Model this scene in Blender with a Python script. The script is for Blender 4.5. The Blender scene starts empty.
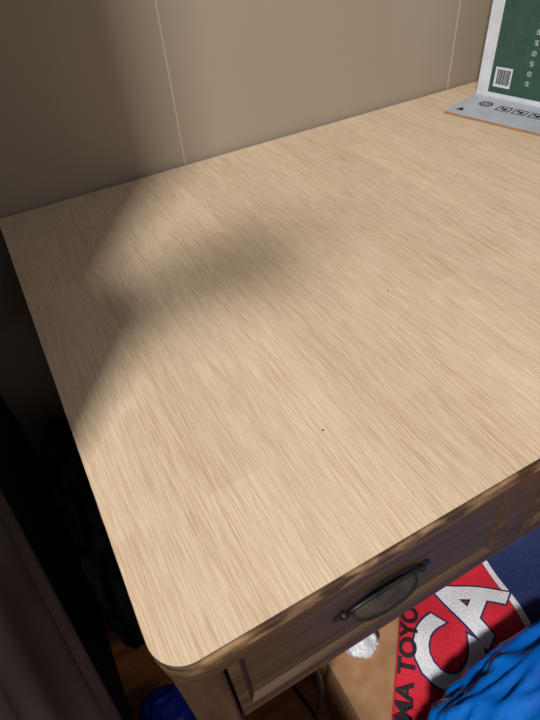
import bpy, bmesh, math, random
from mathutils import Vector, Matrix, noise
random.seed(3)
sc = bpy.context.scene
try:
    sc.view_settings.view_transform = 'Standard'
except Exception: pass

# ---------- helpers ----------
def lin(c):
    f = lambda v: v/12.92 if v <= .04045 else ((v+.055)/1.055)**2.4
    return (f(c[0]/255), f(c[1]/255), f(c[2]/255), 1)

def mat(name, c1, c2=None, rough=.5, scale=(5,5,5), metal=0, bump=0, nscale=1.0, detail=4, rot=(0,0,0), contrast=(.35,.65), coat=0, spec=.5):
    m = bpy.data.materials.new(name); m.use_nodes = True
    n = m.node_tree.nodes; l = m.node_tree.links
    b = n['Principled BSDF']
    b.inputs['Roughness'].default_value = rough
    b.inputs['Metallic'].default_value = metal
    b.inputs['Coat Weight'].default_value = coat
    b.inputs['Specular IOR Level'].default_value = spec
    tc = n.new('ShaderNodeTexCoord'); mp = n.new('ShaderNodeMapping')
    mp.inputs['Scale'].default_value = scale; mp.inputs['Rotation'].default_value = rot
    l.new(tc.outputs['Object'], mp.inputs['Vector'])
    nz = n.new('ShaderNodeTexNoise'); nz.inputs['Scale'].default_value = nscale; nz.inputs['Detail'].default_value = detail
    l.new(mp.outputs[0], nz.inputs['Vector'])
    cr = n.new('ShaderNodeValToRGB')
    cr.color_ramp.elements[0].position = contrast[0]; cr.color_ramp.elements[1].position = contrast[1]
    cr.color_ramp.elements[0].color = lin(c1); cr.color_ramp.elements[1].color = lin(c2 or c1)
    l.new(nz.outputs['Fac'], cr.inputs[0]); l.new(cr.outputs[0], b.inputs['Base Color'])
    if bump:
        bp = n.new('ShaderNodeBump'); bp.inputs['Strength'].default_value = bump; bp.inputs['Distance'].default_value = .002
        l.new(nz.outputs['Fac'], bp.inputs['Height']); l.new(bp.outputs[0], b.inputs['Normal'])
    return m

def empty(name):
    e = bpy.data.objects.new(name, None); sc.collection.objects.link(e); e.empty_display_size = .05
    return e

def obj(name, bm, m, parent=None, bevel=0, smooth=False, seg=3):
    me = bpy.data.meshes.new(name); bmesh.ops.recalc_face_normals(bm, faces=bm.faces)
    bm.to_mesh(me); bm.free()
    o = bpy.data.objects.new(name, me); sc.collection.objects.link(o)
    if m:
        for mm in (m if isinstance(m, (list, tuple)) else [m]): me.materials.append(mm)
    if parent: o.parent = parent
    if bevel:
        md = o.modifiers.new('b', 'BEVEL'); md.width = bevel; md.segments = seg; md.limit_method = 'ANGLE'; md.angle_limit = .6
    if smooth or bevel:
        for p in me.polygons: p.use_smooth = smooth
    return o

def box(name, lo, hi, m, parent=None, bevel=0, M=None):
    bm = bmesh.new()
    bmesh.ops.create_cube(bm, size=1)
    for v in bm.verts:
        v.co = Vector([(lo[i]+hi[i])/2 + v.co[i]*(hi[i]-lo[i]) for i in range(3)])
        if M: v.co = M @ v.co
    return obj(name, bm, m, parent, bevel)

def prism(name, pts, z0, z1, m, parent=None, bevel=0, M=None):
    bm = bmesh.new()
    a = [bm.verts.new((p[0], p[1], z0)) for p in pts]; b = [bm.verts.new((p[0], p[1], z1)) for p in pts]
    bm.faces.new(a); bm.faces.new(b)
    for i in range(len(pts)):
        j = (i+1) % len(pts); bm.faces.new((a[i], a[j], b[j], b[i]))
    if M: bmesh.ops.transform(bm, matrix=M, verts=bm.verts)
    return obj(name, bm, m, parent, bevel)

def rrect(x0, y0, x1, y1, r, n=10):
    out = []
    for cx, cy, a0 in ((x0+r, y0+r, 180), (x1-r, y0+r, 270), (x1-r, y1-.004, 0), (x0+.004, y1-.004, 90)):
        rr = r if cy == y0+r else .004
        if rr == .004: cx = x1-.004 if a0 == 0 else x0+.004
        for i in range(n+1):
            a = math.radians(a0+90*i/n); out.append((cx+rr*math.cos(a), cy+rr*math.sin(a)))
    return out

# ---------- materials ----------
def laminate():
    m = bpy.data.materials.new('oak_laminate'); m.use_nodes = True
    n = m.node_tree.nodes; l = m.node_tree.links; b = n['Principled BSDF']
    b.inputs['Roughness'].default_value = .48
    b.inputs['Specular IOR Level'].default_value = .4
    tc = n.new('ShaderNodeTexCoord')
    def nz(scale, ns=1, det=3, dist=0):
        mp = n.new('ShaderNodeMapping'); mp.inputs['Scale'].default_value = scale
        l.new(tc.outputs['Object'], mp.inputs['Vector'])
        t = n.new('ShaderNodeTexNoise'); t.inputs['Scale'].default_value = ns; t.inputs['Detail'].default_value = det
        t.inputs['Distortion'].default_value = dist
        l.new(mp.outputs[0], t.inputs['Vector']); return t.outputs['Fac']
    def ramp(fac, p0, p1):
        r = n.new('ShaderNodeMapRange'); r.inputs['From Min'].default_value = p0; r.inputs['From Max'].default_value = p1
        l.new(fac, r.inputs['Value']); return r.outputs[0]
    def mix(fac, a, c, blend='MIX'):
        x = n.new('ShaderNodeMix'); x.data_type = 'RGBA'; x.blend_type = blend
        if isinstance(fac, float): x.inputs['Factor'].default_value = fac
        else: l.new(fac, x.inputs['Factor'])
        for s, v in ((6, a), (7, c)):
            if isinstance(v, tuple): x.inputs[s].default_value = v
            else: l.new(v, x.inputs[s])
        return x.outputs[2]
    def mul(a, k):
        t = n.new('ShaderNodeMath'); t.operation = 'MULTIPLY'; t.inputs[1].default_value = k; l.new(a, t.inputs[0]); return t.outputs[0]
    fine = ramp(nz((1100, 34, 1), 1, 2, 0), .36, .60)
    fine2 = ramp(nz((700, 18, 1), 1, 1, 0), .38, .50)
    mid = ramp(nz((150, 4, 1), 1, 2), .35, .68)
    broad = ramp(nz((24, 1.2, 1), 1, 2), .35, .65)
    c = mix(fine, lin((197, 168, 138)), lin((216, 193, 163)))
    c = mix(fine2, mix(.6, c, lin((184, 150, 119))), c)
    c = mix(mul(mid, .25), c, lin((223, 203, 173)))
    c = mix(mul(broad, .18), c, lin((225, 208, 180)))
    br = n.new('ShaderNodeTexBrick'); mp = n.new('ShaderNodeMapping')
    mp.inputs['Rotation'].default_value = (0, 0, math.pi/2); l.new(tc.outputs['Object'], mp.inputs['Vector'])
    l.new(mp.outputs[0], br.inputs['Vector'])
    br.inputs['Color1'].default_value = (1, 1, 1, 1); br.inputs['Color2'].default_value = (.86, .845, .83, 1)
    br.inputs['Mortar Size'].default_value = 0; br.inputs['Scale'].default_value = 1
    br.inputs['Brick Width'].default_value = .26; br.inputs['Row Height'].default_value = .05
    c = mix(.7, c, br.outputs['Color'], 'MULTIPLY')
    l.new(c, b.inputs['Base Color'])
    bp = n.new('ShaderNodeBump'); bp.inputs['Strength'].default_value = .25; bp.inputs['Distance'].default_value = .0005
    l.new(fine2, bp.inputs['Height']); l.new(bp.outputs[0], b.inputs['Normal'])
    return m
M_lam = laminate()
M_oldx = mat('aged_wood_grain_x', (58, 41, 28), (82, 60, 41), .55, (6, 90, 90), bump=.25, spec=.3)
M_edge = mat('worn_edge_wood', (66, 46, 31), (148, 116, 82), .55, (26, 50, 50), bump=.4, spec=.3, contrast=(.44, .64))
M_panel = mat('drawer_panel_wood', (60, 44, 31), (76, 57, 40), .5, (5, 70, 70), bump=.2, spec=.3)
M_oldz = mat('aged_wood_grain_z', (60, 42, 28), (78, 56, 38), .55, (60, 60, 5), bump=.15, spec=.3)
M_dkseam = mat('dark_seam', (40, 27, 20), (54, 38, 28), .8)
M_wall = mat('wall_board', (150, 134, 116), (153, 137, 119), .7, (8, 8, 2), bump=.03)
M_wallseam = mat('wall_seam', (178, 162, 146), (188, 171, 154), .6)
M_floor = mat('orange_floor', (150, 84, 44), (190, 120, 68), .35, (4, 60, 4), bump=.15)
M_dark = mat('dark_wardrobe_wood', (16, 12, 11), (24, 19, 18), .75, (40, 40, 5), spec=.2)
M_metal = mat('bronze_metal', (26, 24, 22), (40, 37, 33), .45, (60, 60, 60), metal=.5, bump=.3)
M_bronze = mat('worn_bronze', (50, 45, 38), (76, 69, 58), .5, (60, 60, 60), metal=.45, bump=.3)
M_kraft = mat('kraft_cardboard', (150, 108, 72), (168, 126, 88), .8, (40, 40, 40), bump=.1)
M_black = mat('black_cloth', (8, 8, 10), (20, 20, 24), .6, (20, 20, 20), bump=.4)
M_red = mat('red_towel', (188, 18, 40), (208, 30, 52), .85, (300, 300, 300), bump=.6)
M_navy = mat('navy_towel', (22, 32, 74), (32, 44, 92), .85, (300, 300, 300), bump=.6)
M_white = mat('white_towel', (204, 200, 204), (224, 220, 224), .85, (300, 300, 300), bump=.6)
M_ink = mat('black_print', (18, 14, 18), (26, 20, 24), .8)
M_plast = mat('white_plastic', (180, 180, 184), (198, 198, 202), .4, bump=.1)
M_blue = mat('blue_plastic', (0, 78, 166), (8, 108, 200), .32, (14, 14, 14), coat=.2, bump=.2)
M_blue2 = mat('royal_blue_plastic', (14, 40, 150), (24, 60, 190), .35, (14, 14, 14))
M_cover = mat('grey_mauve_fabric', (96, 84, 82), (110, 98, 94), .45, (12, 12, 12), bump=.1)
M_cable = mat('black_rubber', (14, 14, 15), (20, 20, 22), .4)
M_green = mat('green_print', (42, 72, 61), (48, 80, 67), .5, (60, 60, 60))
M_boxw = mat('white_board', (190, 194, 200), (204, 208, 214), .6, (30, 30, 30))
M_boxg = mat('grey_board', (160, 164, 170), (174, 178, 184), .6, (30, 30, 30))

# ---------- geometry frame ----------
H = .75
DX0, DX1, DY0, DY1 = -.037, 1.25, .145, .892

# desk
desk = empty('writing_desk')
prism('laminate_top', rrect(DX0, DY0, DX1, DY1, .028), H-.0014, H, M_lam, desk)
prism('glue_line', rrect(DX0+.0002, DY0+.0002, DX1-.0005, DY1, .028), H-.0034, H-.0015, M_dkseam, desk)
prism('top_board', rrect(DX0-.001, DY0-.003, DX1+.002, DY1, .033), H-.018, H-.0035, M_edge, desk, bevel=.002)
prism('moulding_groove', rrect(DX0+.003, DY0+.003, DX1-.003, DY1, .030), H-.0225, H-.0182, M_dkseam, desk)
prism('moulding', rrect(DX0, DY0-.001, DX1, DY1, .031), H-.044, H-.0227, M_oldx, desk, bevel=.005)
FY = DY0+.008       # apron face
ZT, ZB = H-.0445, H-.215
drawers = [(.004, .330), (.362, .850), (.882, 1.208)]
for i, (x, y) in enumerate(((.171, .2686), (.3516, .4065))):
    bm = bmesh.new(); bmesh.ops.create_circle(bm, cap_ends=True, segments=10, radius=.0011)
    bmesh.ops.translate(bm, vec=(x, y, H+.0002), verts=bm.verts); obj('speck_%d' % i, bm, M_dkseam, desk)
# posts
def rpost(nm, x0, x1, y0, y1):
    bm = bmesh.new()
    sect = [(ZT, 0), (.35, .0), (.02, .008), (0, .01)]
    prof = []
    r = .022; n = 8
    left = x0 < .5
    for (cx, cy, a0) in ((x0+r, y0+r, 180), (x1-.004, y0+.004, 270), (x1-.004, y1-.004, 0), (x0+.004, y1-.004, 90)) if left else ((x0+.004, y0+.004, 180), (x1-r, y0+r, 270), (x1-.004, y1-.004, 0), (x0+.004, y1-.004, 90)):
        rr = r if (cx in (x0+r, x1-r)) else .004
        for i in range(n+1):
            a = math.radians(a0+90*i/n); prof.append((cx+rr*math.cos(a), cy+rr*math.sin(a)))
    cx, cy = (x0+x1)/2, (y0+y1)/2
    rings = []
    for z, t in sect:
        k = 1-t*12
        rings.append([bm.verts.new((cx+(p[0]-cx)*k, cy+(p[1]-cy)*k, z)) for p in prof])
    for a, b in zip(rings, rings[1:]):
        for i in range(len(prof)):
            j = (i+1) % len(prof); bm.faces.new((a[i], a[j], b[j], b[i]))
    bm.faces.new(rings[0]); bm.faces.new(rings[-1])
    return obj(nm, bm, M_oldz, desk)
rpost('leg_front_left', DX0+.003, DX0+.041, FY-.006, FY+.04)
rpost('leg_front_right', DX1-.042, DX1-.004, FY-.006, FY+.04)
rpost('leg_back_left', DX0+.003, DX0+.041, DY1-.05, DY1-.004)
rpost('leg_back_right', DX1-.042, DX1-.004, DY1-.05, DY1-.004)
# rails, side aprons and carcass
box('case_bottom', (DX0+.02, FY+.02, ZB), (DX1-.02, DY1-.02, ZB+.01), M_oldx, desk)
box('side_apron_left', (DX0+.006, FY+.04, ZB), (DX0+.022, DY1-.05, ZT), M_oldx, desk)
box('side_apron_right', (DX1-.022, FY+.04, ZB), (DX1-.006, DY1-.05, ZT), M_oldx, desk)
box('back_apron', (DX0+.04, DY1-.022, ZB), (DX1-.04, DY1-.008, ZT), M_oldx, desk)
box('rail_bottom', (DX0+.041, FY, ZB), (DX1-.042, FY+.02, ZB+.016), M_oldx, desk, bevel=.002)
for i, (a, b) in enumerate([(drawers[0][1], drawers[1][0]), (drawers[1][1], drawers[2][0])]):
    box('stile_%d' % i, (a+.001, FY, ZB+.016), (b-.001, FY+.02, ZT), M_panel, desk, bevel=.002)

def drawer(k, x0, x1):
    z0, z1 = ZB+.018, ZT-.003
    w = .013
    box('drawer_%d_shadow_gap' % k, (x0, FY+.010, z0-.002), (x1, FY+.02, z1+.003), M_dkseam, desk)
    a, b = x0+.002, x1-.002
    bm = bmesh.new()
    def ring(ins, y): return [bm.verts.new(p) for p in ((a+ins, y, z0+ins), (b-ins, y, z0+ins), (b-ins, y, z1-ins), (a+ins, y, z1-ins))]
    rs = [ring(0, FY+.010), ring(0, FY+.001), ring(.0015, FY-.001), ring(w-.002, FY-.001), ring(w, FY+.001), ring(w+.003, FY+.006)]
    for p, q in zip(rs, rs[1:]):
        for i in range(4):
            j = (i+1) % 4; bm.faces.new((p[i], p[j], q[j], q[i]))
    obj('drawer_%d_frame' % k, bm, M_oldx, desk)
    box('drawer_%d_panel' % k, (a+w, FY+.005, z0+w), (b-w, FY+.0098, z1-w), M_panel, desk)
    cx, cz = (a+b)/2, (z0+z1)/2+.002
    y = FY+.005
    pts = []
    for i in range(41):
        t = -1+2*i/40
        up = .003+.020*math.cos(t*math.pi/2*1.15)**.7 if abs(t) < .82 else .003+.010*(1-abs(t))/.18
        pts.append((t*.056, up))
    low = [(-p[0], -.004-.008*math.cos(-p[0]/.056*math.pi/2)) for p in pts]
    Mx = Matrix(((1, 0, 0, cx), (0, 0, -1, y), (0, 1, 0, cz), (0, 0, 0, 1)))
    prism('drawer_%d_pull_plate' % k, pts+low, 0, .0022, M_metal, desk, M=Mx)
    bm = bmesh.new(); N, K = 28, 10; g = []
    for i in range(N+1):
        u = math.pi*i/N; row = []
        for j in range(K+1):
            v = (math.pi/2)*j/K
            row.append(bm.verts.new((cx-.036*math.cos(u), y-.003-.012*math.sin(v)*math.sin(u)**.6, cz-.006+.020*math.cos(v)*math.sin(u)**.7-.006*math.sin(v)*math.sin(u))))
        g.append(row)
    for i in range(N):
        for j in range(K): bm.faces.new((g[i][j], g[i+1][j], g[i+1][j+1], g[i][j+1]))
    bmesh.ops.remove_doubles(bm, verts=bm.verts, dist=.00005)
    o = obj('drawer_%d_pull_hood' % k, bm, M_bronze, desk, smooth=True)
    s = o.modifiers.new('s', 'SOLIDIFY'); s.thickness = .0016
    def bead(nm, fn, rad):
        bm = bmesh.new(); rr = []
        for i in range(N+1):
            c = fn(math.pi*i/N)
            rr.append([bm.verts.new(c+Vector((0, rad*math.cos(t), rad*math.sin(t)))) for t in [2*math.pi*q/8 for q in range(8)]])
        for p, q in zip(rr, rr[1:]):
            for i in range(8): bm.faces.new((p[i], p[(i+1) % 8], q[(i+1) % 8], q[i]))
        obj(nm, bm, M_metal, desk, smooth=True)
    bead('drawer_%d_pull_lip' % k, lambda u: Vector((cx-.037*math.cos(u), y-.003-.012*math.sin(u)**.6, cz-.006-.006*math.sin(u))), .0019)
    bead('drawer_%d_pull_arch' % k, lambda u: Vector((cx-.044*math.cos(u), y-.004-.003*math.sin(u), cz+.002+.017*math.sin(u)**.7)), .0024)
    for sgn in (-1, 1):
        bm = bmesh.new(); bmesh.ops.create_uvsphere(bm, u_segments=12, v_segments=8, radius=.0050)
        bmesh.ops.translate(bm, vec=(cx+sgn*.045, y-.002, cz), verts=bm.verts)
        obj('drawer_%d_pull_stud_%d' % (k, sgn+1), bm, M_metal, desk, smooth=True)
for k, (a, b) in enumerate(drawers): drawer(k, a, b)

# ---------- room ----------
WY = .900
wb = empty('wall_back')
seams = [-1.51, -.913, -.312, .2865, .883, 1.48, 2.08]
for i, (a, b) in enumerate(zip(seams, seams[1:])):
    box('panel_%d' % i, (a+.0014, WY, 0), (b-.0014, WY+.02, 2.4), M_wall, wb, bevel=.0008)
box('seam_backing', (-1.5, WY+.0008, 0), (2.07, WY+.019, 2.398), M_wallseam, wb)
box('floor', (-1.6, -1.6, -.02), (2.1, WY+.02, 0), M_floor)

# wardrobe: tall body with lower stepped front section
wd = empty('wardrobe')
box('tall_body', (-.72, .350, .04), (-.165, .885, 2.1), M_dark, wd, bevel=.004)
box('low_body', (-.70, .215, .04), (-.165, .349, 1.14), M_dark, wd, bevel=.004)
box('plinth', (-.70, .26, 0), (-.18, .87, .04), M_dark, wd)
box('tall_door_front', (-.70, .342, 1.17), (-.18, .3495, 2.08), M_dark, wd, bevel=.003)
box('shade_plank', (-.48, -.02, 1.45), (-.18, .055, 1.47), M_dark, wd, bevel=.002)  # added out-of-view plank, casts the soft half-shadow across the desk top
box('shade_plank_arm', (-.48, .055, 1.45), (-.45, .342, 1.47), M_dark, wd)  # added arm that carries the shading plank, no real wardrobe part

# ---------- carton on desk ----------
ct = empty('printed_carton')
ang = math.atan2(.27, .963)
Mc = Matrix.Translation((.892, .828, H)) @ Matrix.Rotation(ang, 4, 'Z')
L, Dp, Ht, th = .36, .19, .30, .004
box('face_panel', (0, -L, .003), (th, 0, Ht), M_boxw, ct, M=Mc)
box('back_panel', (Dp-th, -L, .003), (Dp, 0, Ht), M_boxw, ct, M=Mc)
box('end_panel_1', (th, -th, .003), (Dp-th, 0, Ht), M_boxw, ct, M=Mc)
box('end_panel_2', (th, -L, .003), (Dp-th, -L+th, Ht), M_boxw, ct, M=Mc)
box('bottom_panel', (th, -L+th, .003), (Dp-th, -th, .007), M_kraft, ct, M=Mc)
box('green_print', (-.0006, -L+.02, .014), (-.0001, -.024, Ht-.02), M_green, ct, M=Mc)
box('flap', (-.112, -L, .0008), (-.001, .002, .0048), M_boxg, ct, M=Mc)
box('flap_core', (-.1123, -L+.001, .0012), (-.1119, .001, .0044), M_kraft, ct, M=Mc)
box('label', (-.0010, -.066, .025), (-.0007, -.032, .060), M_boxw, ct, M=Mc)
x = -.063
for i in range(11):
    w = random.choice((.0008, .0014, .002))
    box('bar_%d' % i, (-.0013, x, .03), (-.0011, x+w, .056), M_ink, ct, M=Mc); x += w+.0009

def text_mesh(s, size, m, parent, name, T, chop=None, drape=None, bold=.0):
    cu = bpy.data.curves.new(name, 'FONT'); cu.body = s; cu.size = size; cu.align_x = 'CENTER'; cu.align_y = 'CENTER'
    cu.offset = bold; cu.resolution_u = 4
    o = bpy.data.objects.new(name, cu); sc.collection.objects.link(o)
    dg = bpy.context.evaluated_depsgraph_get(); dg.update()
    me = bpy.data.meshes.new_from_object(o.evaluated_get(dg))
    bpy.data.objects.remove(o)
    bm = bmesh.new(); bm.from_mesh(me); bpy.data.meshes.remove(me)
    if chop:
        xs = [v.co.x for v in bm.verts]; ys = [v.co.y for v in bm.verts]
        for ax, arr in ((0, xs), (1, ys)):
            c = min(arr)+chop
            while c < max(arr):
                co = [0, 0, 0]; co[ax] = c; no = [0, 0, 0]; no[ax] = 1
                bmesh.ops.bisect_plane(bm, geom=bm.verts[:]+bm.edges[:]+bm.faces[:], plane_co=co, plane_no=no)
                c += chop
    bmesh.ops.transform(bm, matrix=T, verts=bm.verts)
    if drape:
        for v in bm.verts: v.co = drape(v.co)
    return obj(name, bm, m, parent)
def glyph(cy, cz, s, k):
    st = [(-.45, .3, .45, .36), (-.45, -.05, .45, 0.01), (-.04, -.5, .04, .5), (-.4, -.45, .4, -.39)]
    if k % 2: st += [(-.42, -.45, -.35, .36), (.35, -.45, .42, .36)]
    else: st += [(-.3, .08, -.24, .3), (.2, -.38, .27, 0)]
    for i, (a, b, c, d) in enumerate(st):
        box('glyph_%d_%d' % (k, i), (-.0011, cy-c*s, cz+b*s), (-.0007, cy-a*s, cz+d*s), M_boxw, ct, M=Mc)
for k in range(9): glyph(-.098, .040+k*.017, .009, k)
for k in range(6): glyph(-.19, .045+k*.04, .030, k+10)
def ringicon(cx, cy, r, k):
    bm = bmesh.new(); A = []; B = []
    for i in range(28):
        a = 2*math.pi*i/28
        A.append(bm.verts.new(Mc @ Vector((cx+r*math.cos(a), cy+r*math.sin(a), .0053)))); B.append(bm.verts.new(Mc @ Vector((cx+r*.72*math.cos(a), cy+r*.72*math.sin(a), .0053))))
    for i in range(28):
        j = (i+1) % 28; bm.faces.new((A[i], A[j], B[j], B[i]))
    obj('ring_icon_%d' % k, bm, M_ink, ct)
ringicon(-.040, -.045, .013, 0); ringicon(-.040, -.045, .006, 1)
for k in range(5):
    cy = -.085-k*.032
    for i, (a, b, c, d) in enumerate([(-.012, -.013, .012, -.011), (-.012, .011, .012, .013), (-.012, -.013, -.010, .013), (.010, -.013, .012, .013), (-.006, -.006, .004, .001), (-.002, .003, .007, .007)]):
        box('icon_%d_%d' % (k, i), (-.045+a, cy+b, .005), (-.045+c, cy+d, .0053), M_ink, ct, M=Mc)
bm = bmesh.new()
vs = [bm.verts.new(Mc @ Vector(p)) for p in ((-.094, -.012, .0053), (-.094, -.028, .0053), (-.078, -.02, .0053))]
bm.faces.new(vs); obj('triangle_icon', bm, M_ink, ct)

# ---------- carton under desk, towel, bags ----------
kb = empty('cardboard_box')
kx0, kx1, ky0, ky1, kz = .150, .66, -.12, .45, .25
box('wall_front', (kx0, ky0, 0), (kx1, ky0+.005, kz), M_kraft, kb)
box('wall_rear', (kx0, ky1-.005, 0), (kx1, ky1, kz), M_kraft, kb)
box('wall_side_1', (kx0, ky0+.005, 0), (kx0+.005, ky1-.005, kz), M_kraft, kb)
box('wall_side_2', (kx1-.005, ky0+.005, 0), (kx1, ky1-.005, kz), M_kraft, kb)
box('base', (kx0+.005, ky0+.005, 0), (kx1-.005, ky1-.005, .005), M_kraft, kb)
box('lid_flap_1', (kx0, ky0, kz+.0005), ((kx0+kx1)/2-.001, ky1, kz+.0045), M_kraft, kb)
box('lid_flap_2', ((kx0+kx1)/2+.001, ky0, kz+.0005), (kx1, ky1, kz+.0045), M_kraft, kb)

tw = empty('printed_towel')
C0 = Vector((.30, .16)); U = Vector((.67, .742)).normalized(); V = Vector((-U.y, U.x))
def th_(x, y):
    a = (x-C0.x)*U.x+(y-C0.y)*U.y; b = (x-C0.x)*V.x+(y-C0.y)*V.y
    return .262 + .006*(1+math.sin(a*38+b*22+1)) + .004*(1+math.sin(b*55-a*12)) + .004*noise.noise(Vector((x*16, y*16, 0)))
def drp(eps):
    return lambda co: Vector((co.x, co.y, th_(co.x, co.y)+eps))
TW = Matrix(((U.x, V.x, 0, C0.x), (U.y, V.y, 0, C0.y), (0, 0, 1, 0), (0, 0, 0, 1)))
def twpatch(nm, fa0, fa1, b0, b1, m):
    bm = bmesh.new(); n1 = 60; n2 = int((b1-b0)/.006); g = []
    for i in range(n1+1):
        row = []
        for j in range(n2+1):
            b = b0+(b1-b0)*j/n2; a0 = fa0(b); a1 = max(fa1(b), a0+.001); a = a0+(a1-a0)*i/n1
            p = C0+U*a+V*b; row.append(bm.verts.new((p.x, p.y, th_(p.x, p.y))))
        g.append(row)
    for i in range(n1):
        for j in range(n2): bm.faces.new((g[i][j], g[i+1][j], g[i+1][j+1], g[i][j+1]))
    o = obj(nm, bm, m, tw, smooth=True)
    s = o.modifiers.new('s', 'SOLIDIFY'); s.thickness = .003; s.offset = -1
e1 = lambda b: .250+1.5*b
e2 = lambda b: .268+1.5*b
cl = lambda f: (lambda b: min(max(f(b), -.15), .30))
twpatch('red_field', lambda b: -.17, cl(e1), -.20, .056, M_red)
twpatch('white_stripe', cl(e1), cl(e2), -.20, .056, M_white)
twpatch('navy_field', cl(e2), lambda b: .32, -.20, .056, M_navy)
def TT(a, b, r=0): return TW @ Matrix.Translation((a, b, 0)) @ Matrix.Rotation(r, 4, 'Z')
text_mesh('MA TOYO', .034, M_ink, tw, 'small_lettering', TT(-.032, .040), .008, drp(.0024), bold=.0010)
text_mesh('CA', .130, M_navy, tw, 'big_lettering_outline', TT(.026, -.034, -.36), .008, drp(.0010), bold=.0075)
text_mesh('CA', .130, M_white, tw, 'big_lettering', TT(.026, -.034, -.36), .008, drp(.0020), bold=.0046)

def blob(nm, c, r, m, amp, fr, seed, sub=5, zmin=None):
    bm = bmesh.new(); bmesh.ops.create_icosphere(bm, subdivisions=sub, radius=1)
    for v in bm.verts:
        d = v.co.normalized()
        p = Vector([math.copysign(abs(d[i])**.75, d[i])*r[i] for i in range(3)])
        q = d*fr+Vector((seed, seed*1.7, 0))
        nn = (1-2.2*abs(noise.noise(q)))*.6+.5*(1-2*abs(noise.noise(q*2.3)))
        p *= 1+amp*nn
        v.co = p+Vector(c)
        if zmin is not None: v.co.z = max(v.co.z, zmin)
    return obj(nm, bm, m, None, smooth=True)
blob('white_plastic_bag', (.206, .240, .273), (.024, .040, .018), M_plast, .18, 1.5, 5, 5, zmin=.2555)
blob('blue_plastic_bag', (.360, -.018, .324), (.21, .110, .047), M_blue, .14, 2.3, 11, 6, zmin=.287)
blob('royal_blue_bag', (-.108, .34, .045), (.042, .042, .042), M_blue2, .15, 1.8, 4, 5, zmin=0)
blob('black_garment_pile', (-.085, .66, .20), (.062, .20, .19), M_black, .16, 2.2, 7, 5, zmin=0)

# cable
cu = bpy.data.curves.new('power_cable', 'CURVE'); cu.dimensions = '3D'; cu.bevel_depth = .003; cu.bevel_resolution = 3
sp = cu.splines.new('NURBS'); P = [(.09, .22, .532), (.095, .19, .50), (.106, .174, .43), (.114, .18, .30), (.112, .20, .15), (.12, .207, .02), (.125, .23, .004), (.10, .35, .004), (.05, .5, .004), (.08, .8, .004)]
sp.points.add(len(P)-1)
for i, p in enumerate(P): sp.points[i].co = (*p, 1)
sp.use_endpoint_u = True; sp.order_u = 4
o = bpy.data.objects.new('power_cable', cu); sc.collection.objects.link(o); cu.materials.append(M_cable)

# fabric cover leaning against a low chest at left
fc = empty('fabric_covered_chest')
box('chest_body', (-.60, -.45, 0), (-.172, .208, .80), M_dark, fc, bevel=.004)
bm = bmesh.new(); g = []; NQ, NZ = 200, 44
for i in range(NQ+1):
    q = i/NQ; row = []
    for j in range(NZ+1):
        s = j/NZ; z = .81-.79*s
        y = .54+.745*(z-.66) - q*.55
        fold = .5+.5*math.sin(q*34+2.2*math.sin(q*9))
        x = -.160+.014*s+(.004+.022*s)*fold
        row.append(bm.verts.new((x, y, z)))
    g.append(row)
for i in range(NQ):
    for j in range(NZ): bm.faces.new((g[i][j], g[i+1][j], g[i+1][j+1], g[i][j+1]))
obj('fabric_cover', bm, M_cover, fc, smooth=True)

# ---------- lights ----------
def area(nm, loc, tgt, size, power, col):
    d = bpy.data.lights.new(nm, 'AREA'); d.size = size; d.energy = power; d.color = col
    o = bpy.data.objects.new(nm, d); sc.collection.objects.link(o); o.location = loc
    o.rotation_euler = (Vector(tgt)-Vector(loc)).to_track_quat('-Z', 'Y').to_euler(); return o
ld = Vector((.463, .526, -.70)).normalized()
tg = Vector((.15, .5, .75))
area('window_daylight', tg-ld*4.5, tg, .50, 240, (1, .985, .965))
area('fill_light', (1.4, -1.4, 2.3), (0, .3, .5), 1.0, 7, (.97, .98, 1))  # added fill from the right to lift the shadows, no actual lamp there
w = bpy.data.worlds.new('World'); sc.world = w; w.use_nodes = True
w.node_tree.nodes['Background'].inputs[0].default_value = (.95, .96, 1, 1)
w.node_tree.nodes['Background'].inputs[1].default_value = .19

# ---------- camera ----------
f = 539.0
dn = Vector((54, 559, f)).normalized(); xr = Vector((1567, -671, f)).normalized()
xr = (xr-dn*xr.dot(dn)).normalized(); yb = xr.cross(-dn)*-1
if yb.z < 0: yb = -yb
R = Matrix((( xr.x, xr.y, xr.z), (yb.x, yb.y, yb.z), (-dn.x, -dn.y, -dn.z)))
right = R @ Vector((1, 0, 0)); down = R @ Vector((0, 1, 0)); fwd = R @ Vector((0, 0, 1))
up = -down; back = -fwd
cam = bpy.data.cameras.new('camera'); co = bpy.data.objects.new('camera', cam); sc.collection.objects.link(co)
Mw = Matrix(((right.x, up.x, back.x, 0), (right.y, up.y, back.y, 0), (right.z, up.z, back.z, 1.15), (0, 0, 0, 1)))
co.matrix_world = Mw
cam.sensor_fit = 'VERTICAL'; cam.sensor_height = 24; cam.lens = f*24/720; cam.clip_start = .01
sc.camera = co
